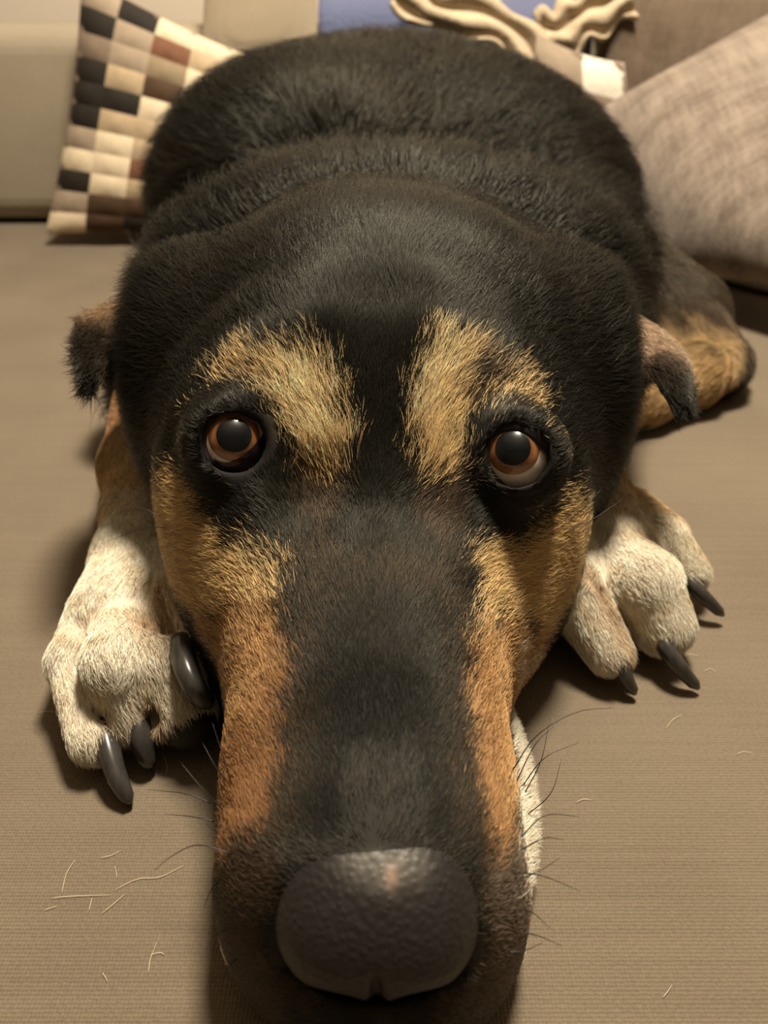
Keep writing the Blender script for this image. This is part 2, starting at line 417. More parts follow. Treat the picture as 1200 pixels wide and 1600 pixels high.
# ------------------------------------------------------------------ the dog: skin, colours
PAINT = {'black': (.0115, .0105, .0075), 'sable': (.06, .036, .019), 'darkbrown': (.065, .040, .022), 'greybrown': (.16, .12, .085),
         'tan': (.74, .51, .235), 'palet': (.92, .74, .43), 'rust': (.30, .145, .055), 'orange': (.50, .29, .12),
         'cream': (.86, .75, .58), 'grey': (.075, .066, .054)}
PAINT = {k: np.array(v) for k, v in PAINT.items()}

def vnoise(p, scale, seed=0):
    """cheap smooth noise in -1..1"""
    r = np.random.default_rng(seed); o = 0
    for k in range(5):
        d = r.normal(size=3); d /= np.linalg.norm(d)
        w = (0.7 + 0.9 * r.random()) * 2 * math.pi / scale
        o = o + np.sin(p @ d * w + r.random() * 6.3 + 1.3 * np.sin(p @ r.normal(size=3) * w * 0.45))
    return o / 3.2

def poly_dist(px, py, poly):
    """signed distance to a polygon, inside positive"""
    poly = np.array(poly, float); best = np.full(px.shape, 1e9); inside = np.zeros(px.shape, bool)
    for i in range(len(poly)):
        a, b = poly[i], poly[(i + 1) % len(poly)]; e = b - a
        t = np.clip(((px - a[0]) * e[0] + (py - a[1]) * e[1]) / (e @ e + 1e-9), 0, 1)
        best = np.minimum(best, np.hypot(px - a[0] - t * e[0], py - a[1] - t * e[1]))
        c = (a[1] > py) != (b[1] > py)
        inside ^= c & (px < e[0] * (py - a[1]) / (e[1] if abs(e[1]) > 1e-9 else 1e-9) + a[0])
    return np.where(inside, best, -best)

def limb(p, bones):
    """nearest limb segment: distance outside it, its tag, its direction, how far along"""
    best = np.full(len(p), 1e9); tag = np.zeros(len(p), int); dirs = np.zeros((len(p), 3))
    names = ['', 'left', 'right', 'hind']
    for nm, a, r1, b, r2 in bones:
        ab = b - a; t = np.clip(((p - a) @ ab) / (ab @ ab), 0, 1)
        d = np.linalg.norm(p - a - t[:, None] * ab, axis=1) - (r1 + (r2 - r1) * t)
        m = d < best
        best[m] = d[m]; tag[m] = names.index(nm); dirs[m] = ab / np.linalg.norm(ab)
    return best, tag, dirs

def region(p):
    """0 coat, 1 head, 2 left fore leg, 3 right fore leg, 4 hind leg, 5 lower jaw"""
    reg = np.where(p[:, 1] < 292 + 0.25 * np.clip(p[:, 2] - 90, -60, 60), 1, 0)
    d, tag, _ = limb(p, BONES)
    near = (d < 3.5)
    headx = np.abs(p[:, 0] - head_center(p[:, 1])) - np.interp(p[:, 1], HEAD[:, 0], HEAD[:, 2])
    reg = np.where(near & (tag == 1) & (p[:, 1] < 345) & ((headx > -4) | (p[:, 1] > 300)) & (p[:, 2] < 62), 2, reg)
    reg = np.where(near & (tag == 2) & (p[:, 1] < 345) & ((headx > -4) | (p[:, 1] > 300)) & (p[:, 2] < 62), 3, reg)
    reg = np.where((d < 6) & (tag == 3) & (p[:, 0] > 120), 4, reg)
    hx = p[:, 0] - head_center(p[:, 1])
    jaw = (reg == 1) & (p[:, 2] < 17) & (p[:, 1] > 88) & (p[:, 1] < 205) & (np.abs(hx) > 25)
    return np.where(jaw, 5, reg)

def paint(p, reg, hard):
    """fur colour at p; hard picks one colour per hair, else blends"""
    n = len(p); col = np.tile(PAINT['black'], (n, 1)); r = np.random.default_rng(11)
    q = p + (r.normal(size=(n, 3)) * 1.3 if hard else 0)
    h = np.where((reg == 1) & (p[:, 1] < 300))[0]
    if len(h):
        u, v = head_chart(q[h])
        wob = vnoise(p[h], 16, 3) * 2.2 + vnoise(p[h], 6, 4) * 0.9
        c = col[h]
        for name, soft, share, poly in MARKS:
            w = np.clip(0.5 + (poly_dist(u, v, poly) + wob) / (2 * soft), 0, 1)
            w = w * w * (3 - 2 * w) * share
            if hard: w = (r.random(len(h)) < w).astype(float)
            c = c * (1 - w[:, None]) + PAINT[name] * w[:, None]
        for key in EYES:
            dist = np.linalg.norm(q[h] - np.array(EYES[key][0]), axis=1) + wob * .4
            w = np.clip((19.5 - dist) / 3.5, 0, 1)
            if hard: w = (r.random(len(h)) < w).astype(float)
            c = c * (1 - w[:, None]) + PAINT['black'] * w[:, None]
        col[h] = c
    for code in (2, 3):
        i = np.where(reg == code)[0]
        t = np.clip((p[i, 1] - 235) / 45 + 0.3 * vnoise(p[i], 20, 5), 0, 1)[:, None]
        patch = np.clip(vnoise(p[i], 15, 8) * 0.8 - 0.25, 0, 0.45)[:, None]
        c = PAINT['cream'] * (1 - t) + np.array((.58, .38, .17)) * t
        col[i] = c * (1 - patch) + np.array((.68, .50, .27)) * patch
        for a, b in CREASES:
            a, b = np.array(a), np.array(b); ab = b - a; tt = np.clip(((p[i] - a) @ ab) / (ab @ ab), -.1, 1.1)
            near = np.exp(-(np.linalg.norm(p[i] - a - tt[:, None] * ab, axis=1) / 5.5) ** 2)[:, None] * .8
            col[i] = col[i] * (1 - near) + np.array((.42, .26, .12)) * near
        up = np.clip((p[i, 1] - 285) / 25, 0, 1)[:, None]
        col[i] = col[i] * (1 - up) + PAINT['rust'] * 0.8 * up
    i = np.where(reg == 4)[0]
    w = np.clip((44 - p[i, 2]) / 12 + 0.3 * vnoise(p[i], 18, 9), 0, 1) * np.clip((217 - p[i, 0]) / 9, 0, 1)
    w = w * np.clip(1 - (p[i, 1] - 478) / 30, 0, 1)
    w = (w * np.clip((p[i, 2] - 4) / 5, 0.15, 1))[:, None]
    col[i] = np.array((.055, .036, .022)) * (1 - w) + np.array((.60, .40, .19)) * w
    i = np.where(reg == 5)[0]
    col[i] = PAINT['cream'] * (1.02 + 0.06 * vnoise(p[i], 12, 6)[:, None])
    i = np.where(reg == 0)[0]
    b = np.clip(vnoise(p[i], 90, 12) * 0.5 + np.clip((-60 - p[i, 0]) / 120, 0, 1) * np.clip((p[i, 1] - 520) / 150, 0, 1) * 1.2, 0, 1)[:, None]
    col[i] = col[i] * (1 - b) + np.array((.028, .019, .011)) * b
    return col

body_field = build_body_field(); BONES = body_field.bones
bv, bq = surface_nets(body_field)
bv = relax(bv, bq, 2)

def normals(v, q):
    n = np.cross(v[q[:, 2]] - v[q[:, 0]], v[q[:, 3]] - v[q[:, 1]])
    vn = np.stack([sum(np.bincount(q[:, j], n[:, i], len(v)) for j in range(4)) for i in range(3)], 1)
    return n, vn / (np.linalg.norm(vn, axis=1)[:, None] + 1e-9)

b_area, b_norm = normals(bv, bq)
dog = obj('dog', None, None, None, 'black and tan shepherd dog lying with its chin flat on the sofa seat', 'dog')
skin = mat('dog_skin', (.05, .04, .03), .75, .2)
at = node(skin, 'ShaderNodeAttribute', attribute_name='col'); link(skin, at.outputs['Color'], bsdf(skin).inputs['Base Color'])
body_me = mesh_from('body', bv, bq)
breg = region(bv)
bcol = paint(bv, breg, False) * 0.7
def leather(p):
    """bare nose skin: nearly black, worn grey on top with one small pink mark"""
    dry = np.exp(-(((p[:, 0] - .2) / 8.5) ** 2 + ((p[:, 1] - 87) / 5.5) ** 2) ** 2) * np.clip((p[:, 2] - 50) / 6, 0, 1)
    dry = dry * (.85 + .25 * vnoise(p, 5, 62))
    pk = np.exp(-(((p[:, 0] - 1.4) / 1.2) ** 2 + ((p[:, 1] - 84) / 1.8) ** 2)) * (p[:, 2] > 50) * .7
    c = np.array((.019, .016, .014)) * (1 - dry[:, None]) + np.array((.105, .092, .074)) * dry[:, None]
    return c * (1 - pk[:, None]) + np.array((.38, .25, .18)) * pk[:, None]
def bare_nose(p):
    """1 on the bare top of the nose, 0 where the fur begins"""
    edge = 87.5 + 2.2 * vnoise(p, 7, 61) - 6 * np.clip((np.abs(p[:, 0] + 1.5) - 9) / 12, 0, 1)
    return np.clip((edge - p[:, 1]) / 3 + .5, 0, 1) * (np.abs(p[:, 0] + 1.5) < 21.5) * (p[:, 2] > 38)
for key in EYES:
    w = np.clip((np.linalg.norm(bv - np.array(EYES[key][0]), axis=1) - 16) / 6, 0, 1)[:, None]
    bcol = bcol * w + np.array((.012, .009, .008)) * (1 - w)
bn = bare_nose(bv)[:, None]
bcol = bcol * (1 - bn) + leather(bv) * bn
ca = body_me.color_attributes.new('col', 'FLOAT_COLOR', 'POINT')
ca.data.foreach_set('color', np.concatenate([bcol, np.ones((len(bv), 1))], 1).astype(np.float32).ravel())
body = obj('body', body_me, dog, skin)

# ------------------------------------------------------------------ fur
def fur_material(name, rough=.38, spec=.34):
    m = mat(name, (.1, .1, .1), rough, spec)
    a = node(m, 'ShaderNodeAttribute', attribute_name='col')
    link(m, a.outputs['Color'], bsdf(m).inputs['Base Color'])
    bsdf(m).inputs['Specular Tint'].default_value = (1.0, .93, .74, 1)
    return m
FUR = fur_material('fur')

def hair_object(name, pts, rad, col, parent, label):
    """pts (n, k, 3) mm, rad (n, k) mm, col (n, 3)"""
    n, k, _ = pts.shape
    hc = bpy.data.hair_curves.new(name)
    hc.add_curves([k] * n)
    hc.attributes['position'].data.foreach_set('vector', (pts * 0.001).astype(np.float32).ravel())
    ra = hc.attributes.get('radius') or hc.attributes.new('radius', 'FLOAT', 'POINT')
    ra.data.foreach_set('value', (rad * 0.001).astype(np.float32).ravel())
    c = hc.attributes.new('col', 'FLOAT_COLOR', 'CURVE')
    c.data.foreach_set('color', np.concatenate([col, np.ones((n, 1))], 1).astype(np.float32).ravel())
    return obj(name, hc, parent, FUR, label, kind='stuff')

EYE_L, EYE_R = (np.array(EYES[k][0]) for k in ('left', 'right'))
CAM = np.array((0, 0, 205.0))

def lie(p, nrm, reg):
    """which way the hair lies"""
    n = len(p); d = np.zeros((n, 3))
    hx = (p[:, 0] - head_center(p[:, 1]))
    # head: back from the nose, fanning out and down over the sides
    s = np.clip(hx / 45, -1.6, 1.6)
    d[:] = np.stack([0.45 * s, np.ones(n), -0.30 * np.abs(s)], 1)
    # round the eyes the hair parts: outwards below, up and out above
    for c, sg in ((EYE_L, -1), (EYE_R, 1)):
        e = p - c; dist = np.linalg.norm(e, axis=1); w = np.exp(-(dist / 26) ** 2)[:, None]
        d = d * (1 - w) + (e / (dist[:, None] + 1e-6) * 0.75 + np.array((0.55 * sg, 0.35, 0.05))) * w
    # cheeks and lips: back and down
    low = np.clip((52 - p[:, 2]) / 25, 0, 1)[:, None] * np.clip((np.abs(hx) - 18) / 15, 0, 1)[:, None]
    d = d + low * np.array((0, 0, -0.55))
    front = np.clip((96 - p[:, 1]) / 18, 0, 1)[:, None]
    d = d + front * np.stack([np.sign(hx) * 0.9, -0.4 * np.ones(n), -0.8 * np.ones(n)], 1)
    co = reg == 0
    d[co] = np.stack([p[co, 0] * 0.006, np.ones(co.sum()), -0.25 - 0.3 * np.abs(p[co, 0]) / 120], 1)
    lg = (reg >= 2) & (reg <= 4)
    if lg.any(): d[lg] = limb(p[lg], BONES)[2] + np.array((0, 0, -0.15))
    d += 0.16 * np.stack([vnoise(p, 22, 21), vnoise(p, 22, 22), vnoise(p, 22, 23)], 1)
    d -= nrm * np.sum(d * nrm, 1)[:, None]
    return d / (np.linalg.norm(d, axis=1)[:, None] + 1e-6)

def hair_len(p, reg):
    L = np.interp(p[:, 1], [75, 100, 130, 170, 205, 240, 280, 320, 380, 900], [2.6, 3.2, 4.6, 6.5, 8.5, 11, 17, 27, 40, 50])
    side = np.clip((np.abs(p[:, 0]) - 55) / 20, 0, 1) * np.clip((p[:, 1] - 190) / 40, 0, 1)
    L = np.where(reg == 1, L + 4 * side, L)
    for c in (EYE_L, EYE_R):
        L = np.where(reg == 1, L * (0.45 + 0.55 * np.clip((np.linalg.norm(p - c, axis=1) - 14) / 14, 0, 1)), L)
    L = np.where((reg == 2) | (reg == 3), 5.0, L)
    L = np.where(reg == 4, 11, L)
    return np.where(reg == 5, 6, L)

def grow(verts, quads, norms, areas, want, parent, label, name, dens, width, lift, k=5, droop=.25, clump=0.0, colour=None, lens=None, direction=None, keep=None):
    cen = verts[quads].mean(1); area = np.linalg.norm(areas, axis=1) * 0.5
    fn = areas / (2 * area[:, None] + 1e-9)
    see = np.sum(fn * (CAM - cen), 1) / np.linalg.norm(CAM - cen, axis=1)
    ok = want & (see > -0.7) & (cen[:, 2] > 1.5)
    near = np.linalg.norm(CAM - cen, axis=1)
    lam = area * dens(cen) * ok
    cnt = rng.poisson(lam)
    f = np.repeat(np.arange(len(quads)), cnt); n = len(f)
    a, b = rng.random(n), rng.random(n)
    v = verts[quads[f]]; w = [(1 - a) * (1 - b), a * (1 - b), a * b, (1 - a) * b]
    root = sum(v[:, i] * w[i][:, None] for i in range(4))
    nn = sum(norms[quads[f]][:, i] * w[i][:, None] for i in range(4)); nn /= np.linalg.norm(nn, axis=1)[:, None]
    if keep is not None:
        m = keep(root, nn); root, nn = root[m], nn[m]; n = len(root)
    reg = region(root) if colour is None else None
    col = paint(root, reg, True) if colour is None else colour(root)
    d = lie(root, nn, reg) if direction is None else direction(root, nn)
    L = (hair_len(root, reg) if lens is None else lens(root)) * rng.uniform(0.65, 1.2, n)
    side = np.cross(nn, d)
    jit = rng.normal(size=n) * 0.16
    lf = lift(root) * rng.uniform(0.6, 1.5, n)
    if clump: lf = lf * (1 + .55 * clump * vnoise(root, 34, 51)); jit = jit + .38 * clump * vnoise(root, 26, 52)
    d0 = d + side * jit[:, None] + nn * lf[:, None]; d0 /= np.linalg.norm(d0, axis=1)[:, None]
    bend = (rng.normal(size=n) * 0.12)[:, None] * side - droop * nn * lf[:, None] * 2
    t = np.linspace(0, 1, k)
    pts = root[:, None] - nn[:, None] * 0.3 + L[:, None, None] * (d0[:, None] * t[None, :, None] + bend[:, None] * (t ** 2)[None, :, None])
    pts[:, :, 2] = np.maximum(pts[:, :, 2], 0.6)
    rad = width(root)[:, None] * np.interp(t, [0, .15, .6, 1], [0.8, 1, .8, .12])[None]
    dark = np.where((rng.random(n) < .14) & (col[:, 0] < .8), rng.uniform(.3, .6, n), 1)[:, None]
    col = col * dark
    v_ = np.clip(1 + 0.22 * rng.normal(size=n) + 0.12 * vnoise(root, 9, 31), 0.45, 1.7)[:, None]
    return hair_object(name, pts, rad, np.clip(col * v_, 0, 0.9), parent, label), n

q_cen = bv[bq].mean(1); q_reg = region(q_cen)
def off_face(p, nn):
    ok = np.ones(len(p), bool)
    for key in ('left', 'right'):
        c = np.array(EYES[key][0]); u = p - c; r = np.linalg.norm(u, axis=1)
        mid = np.array(LIDS[key]).mean(0); mid /= np.linalg.norm(mid)
        ang = np.degrees(np.arccos(np.clip(np.sum(u * mid, 1) / (r + 1e-6), -1, 1)))
        ok &= ~((r < 20) & (ang < 38))
    q = (p - np.array((NOSE_C[0], NOSE_C[1] - 4, NOSE_C[2] - 4))) / np.array((20.5, 13, 16.5))
    ok &= np.sum(q * q, 1) > 1
    ok &= rng.random(len(p)) > bare_nose(p) * 1.3
    return ok
total = 0
fur_face, n = grow(bv, bq, b_norm, b_area, (q_reg == 1) | (q_reg == 5), dog, 'short black and tan fur of the face', 'face_fur',
    lambda c: np.interp(c[:, 1], [75, 150, 200, 250, 300], [7, 6.5, 6.2, 3.8, 2.6]),
    lambda c: np.interp(c[:, 1], [75, 150, 220, 300], [.05, .056, .066, .095]),
    lambda c: np.interp(c[:, 1], [75, 130, 220, 300], [.28, .30, .30, .45]), keep=off_face); total += n
fur_coat, n = grow(bv, bq, b_norm, b_area, q_reg == 0, dog, 'long black fur of the neck and back', 'coat_fur',
    lambda c: np.interp(c[:, 1], [280, 400, 600, 900], [1.1, .5, .32, .25]),
    lambda c: np.interp(c[:, 1], [280, 400, 900], [.11, .16, .22]),
    lambda c: np.interp(c[:, 1], [280, 400, 900], [.55, .9, .85]), k=6, clump=1.0); total += n
for code, name, label in ((2, 'leg_fur', 'cream fur of the fore leg'), (3, 'leg_fur', 'cream fur of the fore leg'), (4, 'leg_fur', 'brown and tan fur of the hind leg')):
    _, n = grow(bv, bq, b_norm, b_area, q_reg == code, dog, label, name,
        lambda c: np.where(c[:, 1] > 330, 1.0, 3.0), lambda c: np.where(c[:, 1] > 330, .12, .085), lambda c: .3 + 0 * c[:, 0]); total += n
print('hairs', total)

# ------------------------------------------------------------------ ears
def ear(rows, thick, colour, label):
    g = np.array([bezier(r, 13) for r in rows]); g = np.stack([bezier(g[:, i], 22) for i in range(13)], 1)
    du = np.gradient(g, axis=1); dv = np.gradient(g, axis=0); n = np.cross(du, dv); n /= np.linalg.norm(n, axis=2)[..., None] + 1e-9
    if np.sum(n * (CAM - g)) < 0: n = -n
    nr, nc = g.shape[:2]
    taper = (np.minimum(np.arange(nc), nc - 1 - np.arange(nc)) / 2.0).clip(.25, 1)[None, :, None] * (np.minimum(nr - 1 - np.arange(nr), 3) / 3.0).clip(.25, 1)[:, None, None]
    v = np.concatenate([(g + n * thick * taper).reshape(-1, 3), (g - n * thick * taper).reshape(-1, 3)]); o = nr * nc; q = []
    flip = np.sum(np.cross(du, dv) * n) < 0
    for j in range(nr - 1):
        for i in range(nc - 1):
            a = j * nc + i; f = [a, a + 1, a + nc + 1, a + nc]; f = f[::-1] if flip else f
            q.append(f); q.append([o + k for k in f[::-1]])
    ring = [i for i in range(nc)] + [j * nc + nc - 1 for j in range(1, nr)] + [(nr - 1) * nc + i for i in range(nc - 2, -1, -1)] + [j * nc for j in range(nr - 2, 0, -1)]
    for k in range(len(ring)):
        a, b = ring[k], ring[(k + 1) % len(ring)]; f = [b, a, o + a, o + b]; q.append(f[::-1] if flip else f)
    q = np.array(q)
    me = mesh_from('ear', v, q); c = me.color_attributes.new('col', 'FLOAT_COLOR', 'POINT')
    c.data.foreach_set('color', np.concatenate([colour(v) * .8, np.ones((len(v), 1))], 1).astype(np.float32).ravel())
    e = obj('ear', me, dog, skin, label)
    fa, vn = normals(v, q)
    base = np.array(rows[0]).mean(0); tip = np.array(rows[-1]).mean(0); ax = (tip - base) / np.linalg.norm(tip - base)
    def flow(p, nn):
        d = ax + .25 * np.stack([vnoise(p, 18, 41), vnoise(p, 18, 42), vnoise(p, 18, 43)], 1)
        d = d - nn * np.sum(d * nn, 1)[:, None]; return d / np.linalg.norm(d, axis=1)[:, None]
    grow(v, q, vn, fa, np.ones(len(q), bool), e, 'short fur of the ear', 'ear_fur', lambda c: 2.2 + 0 * c[:, 0], lambda c: .10 + 0 * c[:, 0], lambda c: .35 + 0 * c[:, 0],
         colour=colour, lens=lambda p: 8.5 + 0 * p[:, 0], direction=flow)
    return e
def mixcol(stops, p):
    """soft blend of colours placed at points: (x, y, z), colour, reach"""
    w = np.stack([np.exp(-(np.linalg.norm(p - np.array(q), axis=1) / r) ** 2) for q, c, r in stops], 1) + 1e-9
    return (w / w.sum(1)[:, None]) @ np.array([c for q, c, r in stops])
ear([[(92.8, 263.1, 72.9), (84.0, 279.1, 89.4), (75.5, 317.9, 107.6)],
     [(93.2, 258.5, 84.0), (96.5, 277.4, 94.0), (90.3, 314.6, 102.7)],
     [(96.0, 255.4, 91.8), (104.9, 273.6, 95.5), (102.4, 305.7, 96.7)],
     [(99.0, 246.6, 91.3), (107.9, 260.1, 93.5), (112.1, 290.2, 91.6)],
     [(101.4, 238.5, 88.2), (105.4, 245.0, 89.0), (112.9, 266.2, 88.3)],
     [(102.1, 236.5, 87.0), (103.8, 238.9, 87.0), (107.1, 245.8, 86.6)]], 2.6,
    lambda p: mixcol([((100.7, 248.2, 90.1), PAINT['black'], 11), ((94.9, 258.7, 87.8), (.03, .018, .012), 10), ((104.2, 287.1, 94.2), (.42, .29, .19), 18), ((93.0, 314.1, 102.0), (.26, .18, .13), 18), ((82.5, 272.5, 81.5), PAINT['black'], 12)], p),
    'folded back black ear with brown outer fur')
ear([[(-93.5, 262.8, 72.5), (-91.0, 282.8, 87.8), (-92.2, 321.1, 105.3)],
     [(-96.3, 260.7, 83.7), (-99.1, 281.9, 93.5), (-103.8, 315.6, 104.3)],
     [(-99.4, 258.1, 90.6), (-106.2, 277.8, 98.3), (-112.4, 306.7, 101.8)],
     [(-100.7, 250.5, 93.5), (-107.9, 264.7, 100.3), (-116.4, 292.5, 102.2)],
     [(-101.1, 244.1, 92.9), (-105.8, 251.4, 98.4), (-114.1, 275.1, 105.1)],
     [(-100.7, 241.5, 92.7), (-102.5, 242.9, 93.0), (-109.1, 260.9, 101.8)]], 2.6,
    lambda p: mixcol([((-103.0, 253.3, 97.6), PAINT['black'], 12), ((-112.6, 294.0, 100.8), (.28, .17, .09), 11), ((-103.9, 278.1, 95.1), (.05, .03, .018), 10), ((-100.8, 258.7, 87.8), (.16, .10, .06), 8), ((-94.1, 285.7, 92.0), PAINT['black'], 16)], p),
    'folded back black ear with a tan outer edge')

# ------------------------------------------------------------------ eyes
sclera_m = mat('sclera', (.80, .72, .66), .12, .5); bsdf(sclera_m).inputs['Coat Weight'].default_value = .6; bsdf(sclera_m).inputs['Coat Roughness'].default_value = .03
def cap_mesh(name, R, a0, a1, bulge, rings=14, seg=48, full=None):
    """spherical cap between two angles from +z, swelling outwards towards its pole"""
    vs, fs = [], []
    for i in range(rings + 1):
        a = a0 + (a1 - a0) * i / rings; r = R + bulge * (1 - (a / (full or a1)) ** 2)
        for k in range(seg):
            w = 2 * math.pi * k / seg
            vs.append((r * math.sin(a) * math.cos(w), r * math.sin(a) * math.sin(w), r * math.cos(a)))
    for i in range(rings):
        for k in range(seg):
            k2 = (k + 1) % seg
            fs.append([i * seg + k, (i + 1) * seg + k, (i + 1) * seg + k2, i * seg + k2])
    return mesh_from(name, vs, fs)
iris_m = mat('iris', (.2, .08, .03), .25, .5); bsdf(iris_m).inputs['Coat Weight'].default_value = 1; bsdf(iris_m).inputs['Coat Roughness'].default_value = .02
tc = node(iris_m, 'ShaderNodeTexCoord'); sep = node(iris_m, 'ShaderNodeSeparateXYZ'); link(iris_m, tc.outputs['Object'], sep.inputs[0])
pw = node(iris_m, 'ShaderNodeVectorMath', operation='MULTIPLY'); pw.inputs[1].default_value = (1, 1, 0); link(iris_m, tc.outputs['Object'], pw.inputs[0])
ln = node(iris_m, 'ShaderNodeVectorMath', operation='LENGTH'); link(iris_m, pw.outputs[0], ln.inputs[0])
nz = node(iris_m, 'ShaderNodeTexNoise', Scale=700.0, Detail=4.0); nz.inputs['Roughness'].default_value = .7; link(iris_m, tc.outputs['Object'], nz.inputs['Vector'])
ad = node(iris_m, 'ShaderNodeMath', operation='MULTIPLY_ADD'); link(iris_m, nz.outputs['Fac'], ad.inputs[0]); ad.inputs[1].default_value = .0012; link(iris_m, ln.outputs['Value'], ad.inputs[2])
mr = node(iris_m, 'ShaderNodeMapRange'); link(iris_m, ad.outputs[0], mr.inputs[0]); mr.inputs[1].default_value = .0046; mr.inputs[2].default_value = .0084
cr = node(iris_m, 'ShaderNodeValToRGB'); link(iris_m, mr.outputs[0], cr.inputs[0])
e = cr.color_ramp.elements; e[0].position = 0.0; e[0].color = (.03, .015, .008, 1); e[1].position = 1.0; e[1].color = (.025, .012, .008, 1)
for ps, c in ((.10, (.035, .016, .009, 1)), (.30, (.17, .068, .024, 1)), (.55, (.30, .125, .04, 1)), (.78, (.26, .10, .035, 1))):
    x = e.new(ps); x.color = c
link(iris_m, cr.outputs[0], bsdf(iris_m).inputs['Base Color'])
pupil_m = mat('pupil', (.004, .005, .006), .25, .3); bsdf(pupil_m).inputs['Coat Weight'].default_value = .8; bsdf(pupil_m).inputs['Coat Roughness'].default_value = .02
lid_m = mat('lid_skin', (.012, .009, .008), .6, .3)
nb = node(lid_m, 'ShaderNodeTexNoise', Scale=900.0, Detail=3.0); bp = node(lid_m, 'ShaderNodeBump', Strength=.35, Distance=.0004)
link(lid_m, nb.outputs['Fac'], bp.inputs['Height']); link(lid_m, bp.outputs[0], bsdf(lid_m).inputs['Normal'])
wet_m = mat('wet_rim', (.03, .015, .013), .12, .6)
pink_m = mat('third_lid', (.016, .008, .008), .15, .4)

def ring_loop(dirs, n=48):
    p = [np.array(d) for d in dirs]; m = len(p); out = []
    for u in np.linspace(0, m, n, endpoint=False):
        i = int(u); t = u - i; a, b, c, d = (p[(i + j - 1) % m] for j in range(4))
        q = 0.5 * (2 * b + (c - a) * t + (2 * a - 5 * b + 4 * c - d) * t * t + (3 * b - a - 3 * c + d) * t ** 3)
        out.append(q / np.linalg.norm(q))
    return np.array(out)

def lid_mesh(name, C, R, dirs, steps, n=64):
    loop = ring_loop(dirs, n); mid = loop.mean(0); mid /= np.linalg.norm(mid)
    vs, fs = [], []
    for off, h in steps:
        for d in loop:
            t = d - mid * (d @ mid); t /= np.linalg.norm(t) + 1e-9
            th = math.acos(max(-1, min(1, d @ mid))) + off / R
            dd = mid * math.cos(th) + t * math.sin(th)
            vs.append(np.array(C) + dd * (R + h))
    for i in range(len(steps) - 1):
        for k in range(n):
            k2 = (k + 1) % n
            fs.append([i * n + k, i * n + k2, (i + 1) * n + k2, (i + 1) * n + k])
    return mesh_from(name, vs, fs)

LOOK = {'left': (-42.0, 187.6, 104.7), 'right': (35.5, 182.9, 103.2)}
for key, (C, R) in EYES.items():
    bm = bmesh.new(); bmesh.ops.create_uvsphere(bm, u_segments=48, v_segments=32, radius=R * .001)
    me = bpy.data.meshes.new('eye'); bm.to_mesh(me); bm.free(); me.polygons.foreach_set('use_smooth', [True] * len(me.polygons))
    eye = obj('eye', me, dog, sclera_m)
    eye.location = [v * .001 for v in C]
    aim = Vector(LOOK[key]) - Vector(C)
    eye.rotation_euler = aim.to_track_quat('Z', 'Y').to_euler()
    ia = math.asin(7.2 / R)
    obj('iris', cap_mesh('iris', R + .05, 0.0, ia, .75), eye, iris_m, 'brown iris')
    obj('pupil', cap_mesh('pupil', R + .09, 0.0, math.asin(4.7 / R), .75, full=ia), eye, pupil_m, 'black pupil')
    lid = obj('eyelid', lid_mesh('eyelid', C, R, LIDS[key], [(.15, -.4), (0, .25), (.15, .8), (.6, 1.2), (1.3, 1.7), (2.2, 2.2), (3.4, 2.3), (5, .6)]), dog, lid_m, 'dark bare eyelid')
    rim = obj('lid_rim', lid_mesh('lid_rim', C, R, LIDS[key], [(-.25, -.3), (-.2, .28), (.1, .55), (.35, .75), (.4, .5)]), lid, wet_m, 'wet inner edge of the lid')
# third eyelid in the corner of the left eye
C, R = EYES['left']; up = np.array(LIDS['left'][7]); mid = np.array(LIDS['left']).mean(0)
bm_v, bm_f = [], []
LOWER = [LIDS['left'][i] for i in (5, 6, 7, 8, 9, 10, 11)]
TOP = THIRD
la, lb = bezier(LOWER, 24), bezier(TOP, 24)
for i in range(24):
    for j in range(7):
        t = j / 6; d = la[i] * (1 - t) + lb[i] * t; d /= np.linalg.norm(d)
        bm_v.append(np.array(C) + d * (R + .35 + .35 * math.sin(math.pi * min(t * 1.1, 1))))
for i in range(23):
    for j in range(6):
        bm_f.append([i * 7 + j, i * 7 + j + 1, (i + 1) * 7 + j + 1, (i + 1) * 7 + j])
obj('third_eyelid', mesh_from('third_eyelid', bm_v, bm_f), dog, pink_m, 'dark third eyelid in the corner of the eye')

# ------------------------------------------------------------------ nose leather
nf = build_nose_field(); nv, nq = surface_nets(nf); nv = relax(nv, nq, 2)
nose_m = mat('nose_leather', (.02, .018, .016), .5, .35)
na = node(nose_m, 'ShaderNodeAttribute', attribute_name='col'); link(nose_m, na.outputs['Color'], bsdf(nose_m).inputs['Base Color'])
tc = node(nose_m, 'ShaderNodeTexCoord')
vo = node(nose_m, 'ShaderNodeTexVoronoi', Scale=720.0, feature='SMOOTH_F1'); link(nose_m, tc.outputs['Object'], vo.inputs['Vector'])
bp = node(nose_m, 'ShaderNodeBump', Strength=.6, Distance=.0005); bp.invert = True
link(nose_m, vo.outputs['Distance'], bp.inputs['Height']); link(nose_m, bp.outputs[0], bsdf(nose_m).inputs['Normal'])
nme = mesh_from('nose', nv, nq)
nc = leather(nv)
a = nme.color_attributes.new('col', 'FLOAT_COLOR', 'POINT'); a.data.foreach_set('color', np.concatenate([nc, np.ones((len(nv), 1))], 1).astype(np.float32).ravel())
obj('nose', nme, dog, nose_m, 'bare dark pebbled nose with a greyer dry top')

